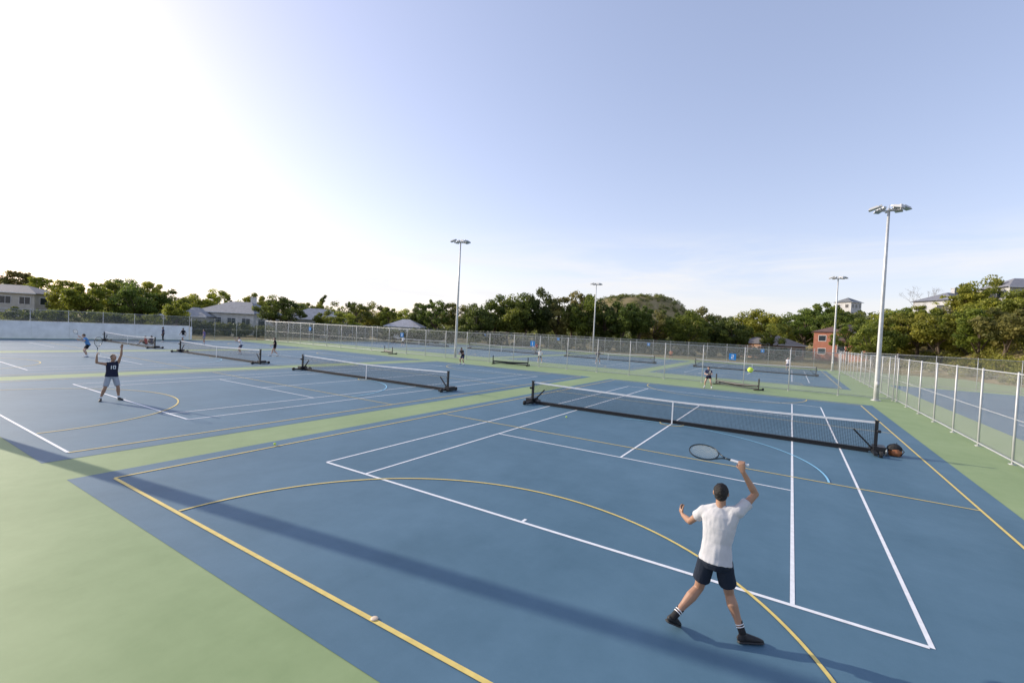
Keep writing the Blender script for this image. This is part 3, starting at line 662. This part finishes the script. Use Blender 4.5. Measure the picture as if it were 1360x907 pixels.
# bare tree
g=MB(); rng=random.Random(5)
def br(p,d,l,r,n):
    q=p+d*l; g.loft([p,p.lerp(q,.5)+V((rng.uniform(-.05,.05)*l,rng.uniform(-.05,.05)*l,0)),q],[r,r*.85,r*.65],segs=5)
    if n==0: return
    for i in range(3 if n>1 else 4):
        dd=(d+V((rng.uniform(-.8,.8),rng.uniform(-.8,.8),rng.uniform(-.1,.6)))).normalized(); br(q,dd,l*rng.uniform(.6,.8),r*.55,n-1)
x,y=site(.895,100); br(V((x,y,gh(x,y)+2)),V((0,0,1)),3.5,.11,5); g.obj('bare_tree',[mat('dead_branch',(.22,.19,.16),.9)])
# hillside shrubs (one mass)
rng=np.random.default_rng(11); cs=[];rs=[]
while len(cs)<760:
    z=rng.uniform(50,118); k=rng.uniform(.80,1.5); x,y=site(k,z); d=(x-36)*.977+(y-40)*.213
    if d<2 or (y<56 and x<34.5): continue
    if d<7 and rng.uniform()<.4: continue
    r=rng.uniform(.6,1.7); cs.append(np.array([x,y,gh(x,y)+r*.55+(rng.uniform(0,1.3) if d>10 else 0)])); rs.append(r)
cen,nr,tn=clump_pts(cs,rs,190,rng)
me=leaves('hillside_shrubs',cen,nr,np.full(len(cen),.16),tn,[LEAF]); o=bpy.data.objects.new('hillside_shrubs',me); COL.objects.link(o); o.color=(.185,.20,.052,1)
# distant mass of trees
cs=[];rs=[]
for i in range(900):
    k=rng.uniform(-1.35,1.2); z=rng.uniform(135,330); x,y=site(k,z); el=rng.uniform(4,24)+8*noise.noise(V((k*9,z*.02,0)))
    if .80<k: continue
    top=3.4+el*z/601.5; r=rng.uniform(2.2,4.2)
    cs.append(np.array([x,y,gh(x,y)+max(1.5,top-r)])); rs.append(r)
    if rng.uniform()<.7: cs.append(np.array([x,y,gh(x,y)+max(1,top*.4)])); rs.append(r*1.2)
for i in range(420):  # hill scrub
    a_=rng.uniform(0,6.28); q=abs(rng.normal())*60+24; x,y=HX+math.cos(a_)*q,HY+math.sin(a_)*q; r=rng.uniform(1.8,4.5); cs.append(np.array([x,y,gh(x,y)+r*.3])); rs.append(r)
cen,nr,tn=clump_pts(cs,rs,75,rng)
me=leaves('distant_tree_line',cen,nr,np.full(len(cen),.75),tn,[LEAF]); o=bpy.data.objects.new('distant_tree_line',me); COL.objects.link(o); o.color=(.13,.155,.065,1)
# hedge along far fence
def hedge(name,k0,k1,z,h,col,n,seed):
    rng=np.random.default_rng(seed); cs=[];rs=[]
    for i in range(n):
        k=rng.uniform(k0,k1); zz=z+rng.uniform(-2,2); x,y=site(k,zz); r=rng.uniform(.5,1.1); cs.append(np.array([x,y,gh(x,y)+rng.uniform(.3,max(.5,h-r*.6))])); rs.append(r)
    cen,nr,tn=clump_pts(cs,rs,120,rng); me=leaves(name,cen,nr,np.full(len(cen),.2),tn,[LEAF]); o=bpy.data.objects.new(name,me); COL.objects.link(o); o.color=(*col,1)
hedge('hedge',-1.12,-.78,76,3.4,(.11,.14,.035),150,21); hedge('hedge',-.52,-.1,92,3.2,(.06,.085,.028),170,22); hedge('hedge',-.1,.62,100,3.4,(.055,.08,.028),260,23)
hedge('hedge',-.78,-.52,82,2.6,(.08,.10,.035),90,24)

# ------------------------------------------------------------------ houses
GL=mat('window_glass',(.03,.04,.05),.08); TRIM=mat('window_trim',(.7,.7,.7),.6)
def house(name,k,z,w_,d_,h,rh,wallc,roofc,rot=0,st=1,z0=None,ov=.5,chim=False,wn=4):
    x,y=site(k,z); zb=gh(x,y) if z0 is None else z0
    e=empty(name,(x,y,zb),yaw*-1+rot)
    wm=mat('wall_%s%.2f'%(name,k),wallc,.85,noise_amt=.12,nscale=1.2); rm=mat('roof_%s%.2f'%(name,k),roofc,.75,noise_amt=.2,nscale=2)
    a=MB(); a.box((0,0,h/2-.5),(w_,d_,h+1)); a.obj('walls',[wm],e)
    a=MB(); X,Y=w_/2+ov,d_/2+ov; rx=max(X-Y*.9,.3)
    p=[(-X,-Y,h+.01),(X,-Y,h+.01),(X,Y,h+.01),(-X,Y,h+.01),(-rx,0,h+rh),(rx,0,h+rh)]; i=len(a.v); a.v+=p
    for f in ((0,1,5,4),(1,2,5),(2,3,4,5),(3,0,4),(3,2,1,0)): a.f.append(tuple(i+q for q in f)); a.m.append(0)
    a.box((0,-Y,h-.06),(2*X,.12,.16),1); a.obj('roof',[rm,TRIM],e)
    if chim: a=MB(); a.box((w_*.2,0.3,h+rh+.2),(.8,.8,1.6)); a.box((w_*.2,.3,h+rh+1.05),(1,1,.12)); a.obj('chimney',[wm],e)
    a=MB(); b_=MB(); sh=h/st
    for s in range(st):
        for i in range(wn):
            wx=-w_/2+w_*(i+.5)/wn; ww=w_/wn*.55; wh=sh*.45; zz=s*sh+sh*.52
            a.box((wx,-d_/2-.03,zz),(ww+.16,.06,wh+.16)); b_.box((wx,-d_/2-.05,zz),(ww,.05,wh)); a.box((wx,-d_/2-.085,zz),(.05,.02,wh))
        for sx in (-1,1):
            for i in range(2):
                wy=-d_/4+d_/2*i; a.box((sx*(w_/2+.03),wy,s*sh+sh*.52),(.06,d_*.2+.16,sh*.42+.16)); b_.box((sx*(w_/2+.05),wy,s*sh+sh*.52),(.05,d_*.2,sh*.42))
    a.obj('window_frames',[TRIM],e); b_.obj('windows',[GL],e)
    a=MB(); a.box((0,-d_/2-.06,1.0),(1.0,.13,2.1)); a.obj('door',[mat('door',(.1,.07,.05),.5)],e)
    return e
BR=(.28,.11,.07)
house('two_storey_house',-1.10,90,12,9,6.0,1.6,(.45,.43,.38),(.18,.18,.19),.25,2)
house('weatherboard_house',-.70,92,8,8,3.2,1.8,(.5,.48,.4),(.24,.25,.26),.1,1,wn=3)
house('weatherboard_house',-.60,96,13,9,4.3,2.4,(.62,.61,.58),(.22,.23,.25),-.15,1,chim=True)
house('weatherboard_house',-.43,100,12,9,3.8,2.4,(.55,.54,.5),(.30,.31,.33),.2,1)
house('weatherboard_house',-.235,112,8,7,3.2,1.8,(.65,.65,.62),(.4,.4,.42),0,1,wn=3)
house('weatherboard_house',.455,150,9,7,5.5,2,(.6,.6,.58),(.35,.35,.36),0,1,wn=3)
house('bungalow_house',.57,112,11,9,3.4,2.4,(.35,.2,.13),(.13,.12,.12),.1,1)
house('brick_house',.735,112,10,9,6.4,2.2,BR,(.12,.07,.06),.35,2,wn=4)
house('brick_house',.765,105,6,8,4.2,1.6,BR,(.10,.06,.05),.35,1,wn=2)
house('hilltop_villa',.735,165,5.0,6,11.5,1.8,(.5,.5,.5),(.16,.17,.18),0.3,4,wn=3)
house('hilltop_house',.955,98,8,8,7.2,2,(.45,.46,.48),(.2,.21,.24),.1,2,chim=True)
house('hilltop_house',1.115,92,10,8,9.2,2.2,(.48,.48,.48),(.22,.22,.24),-.2,3)
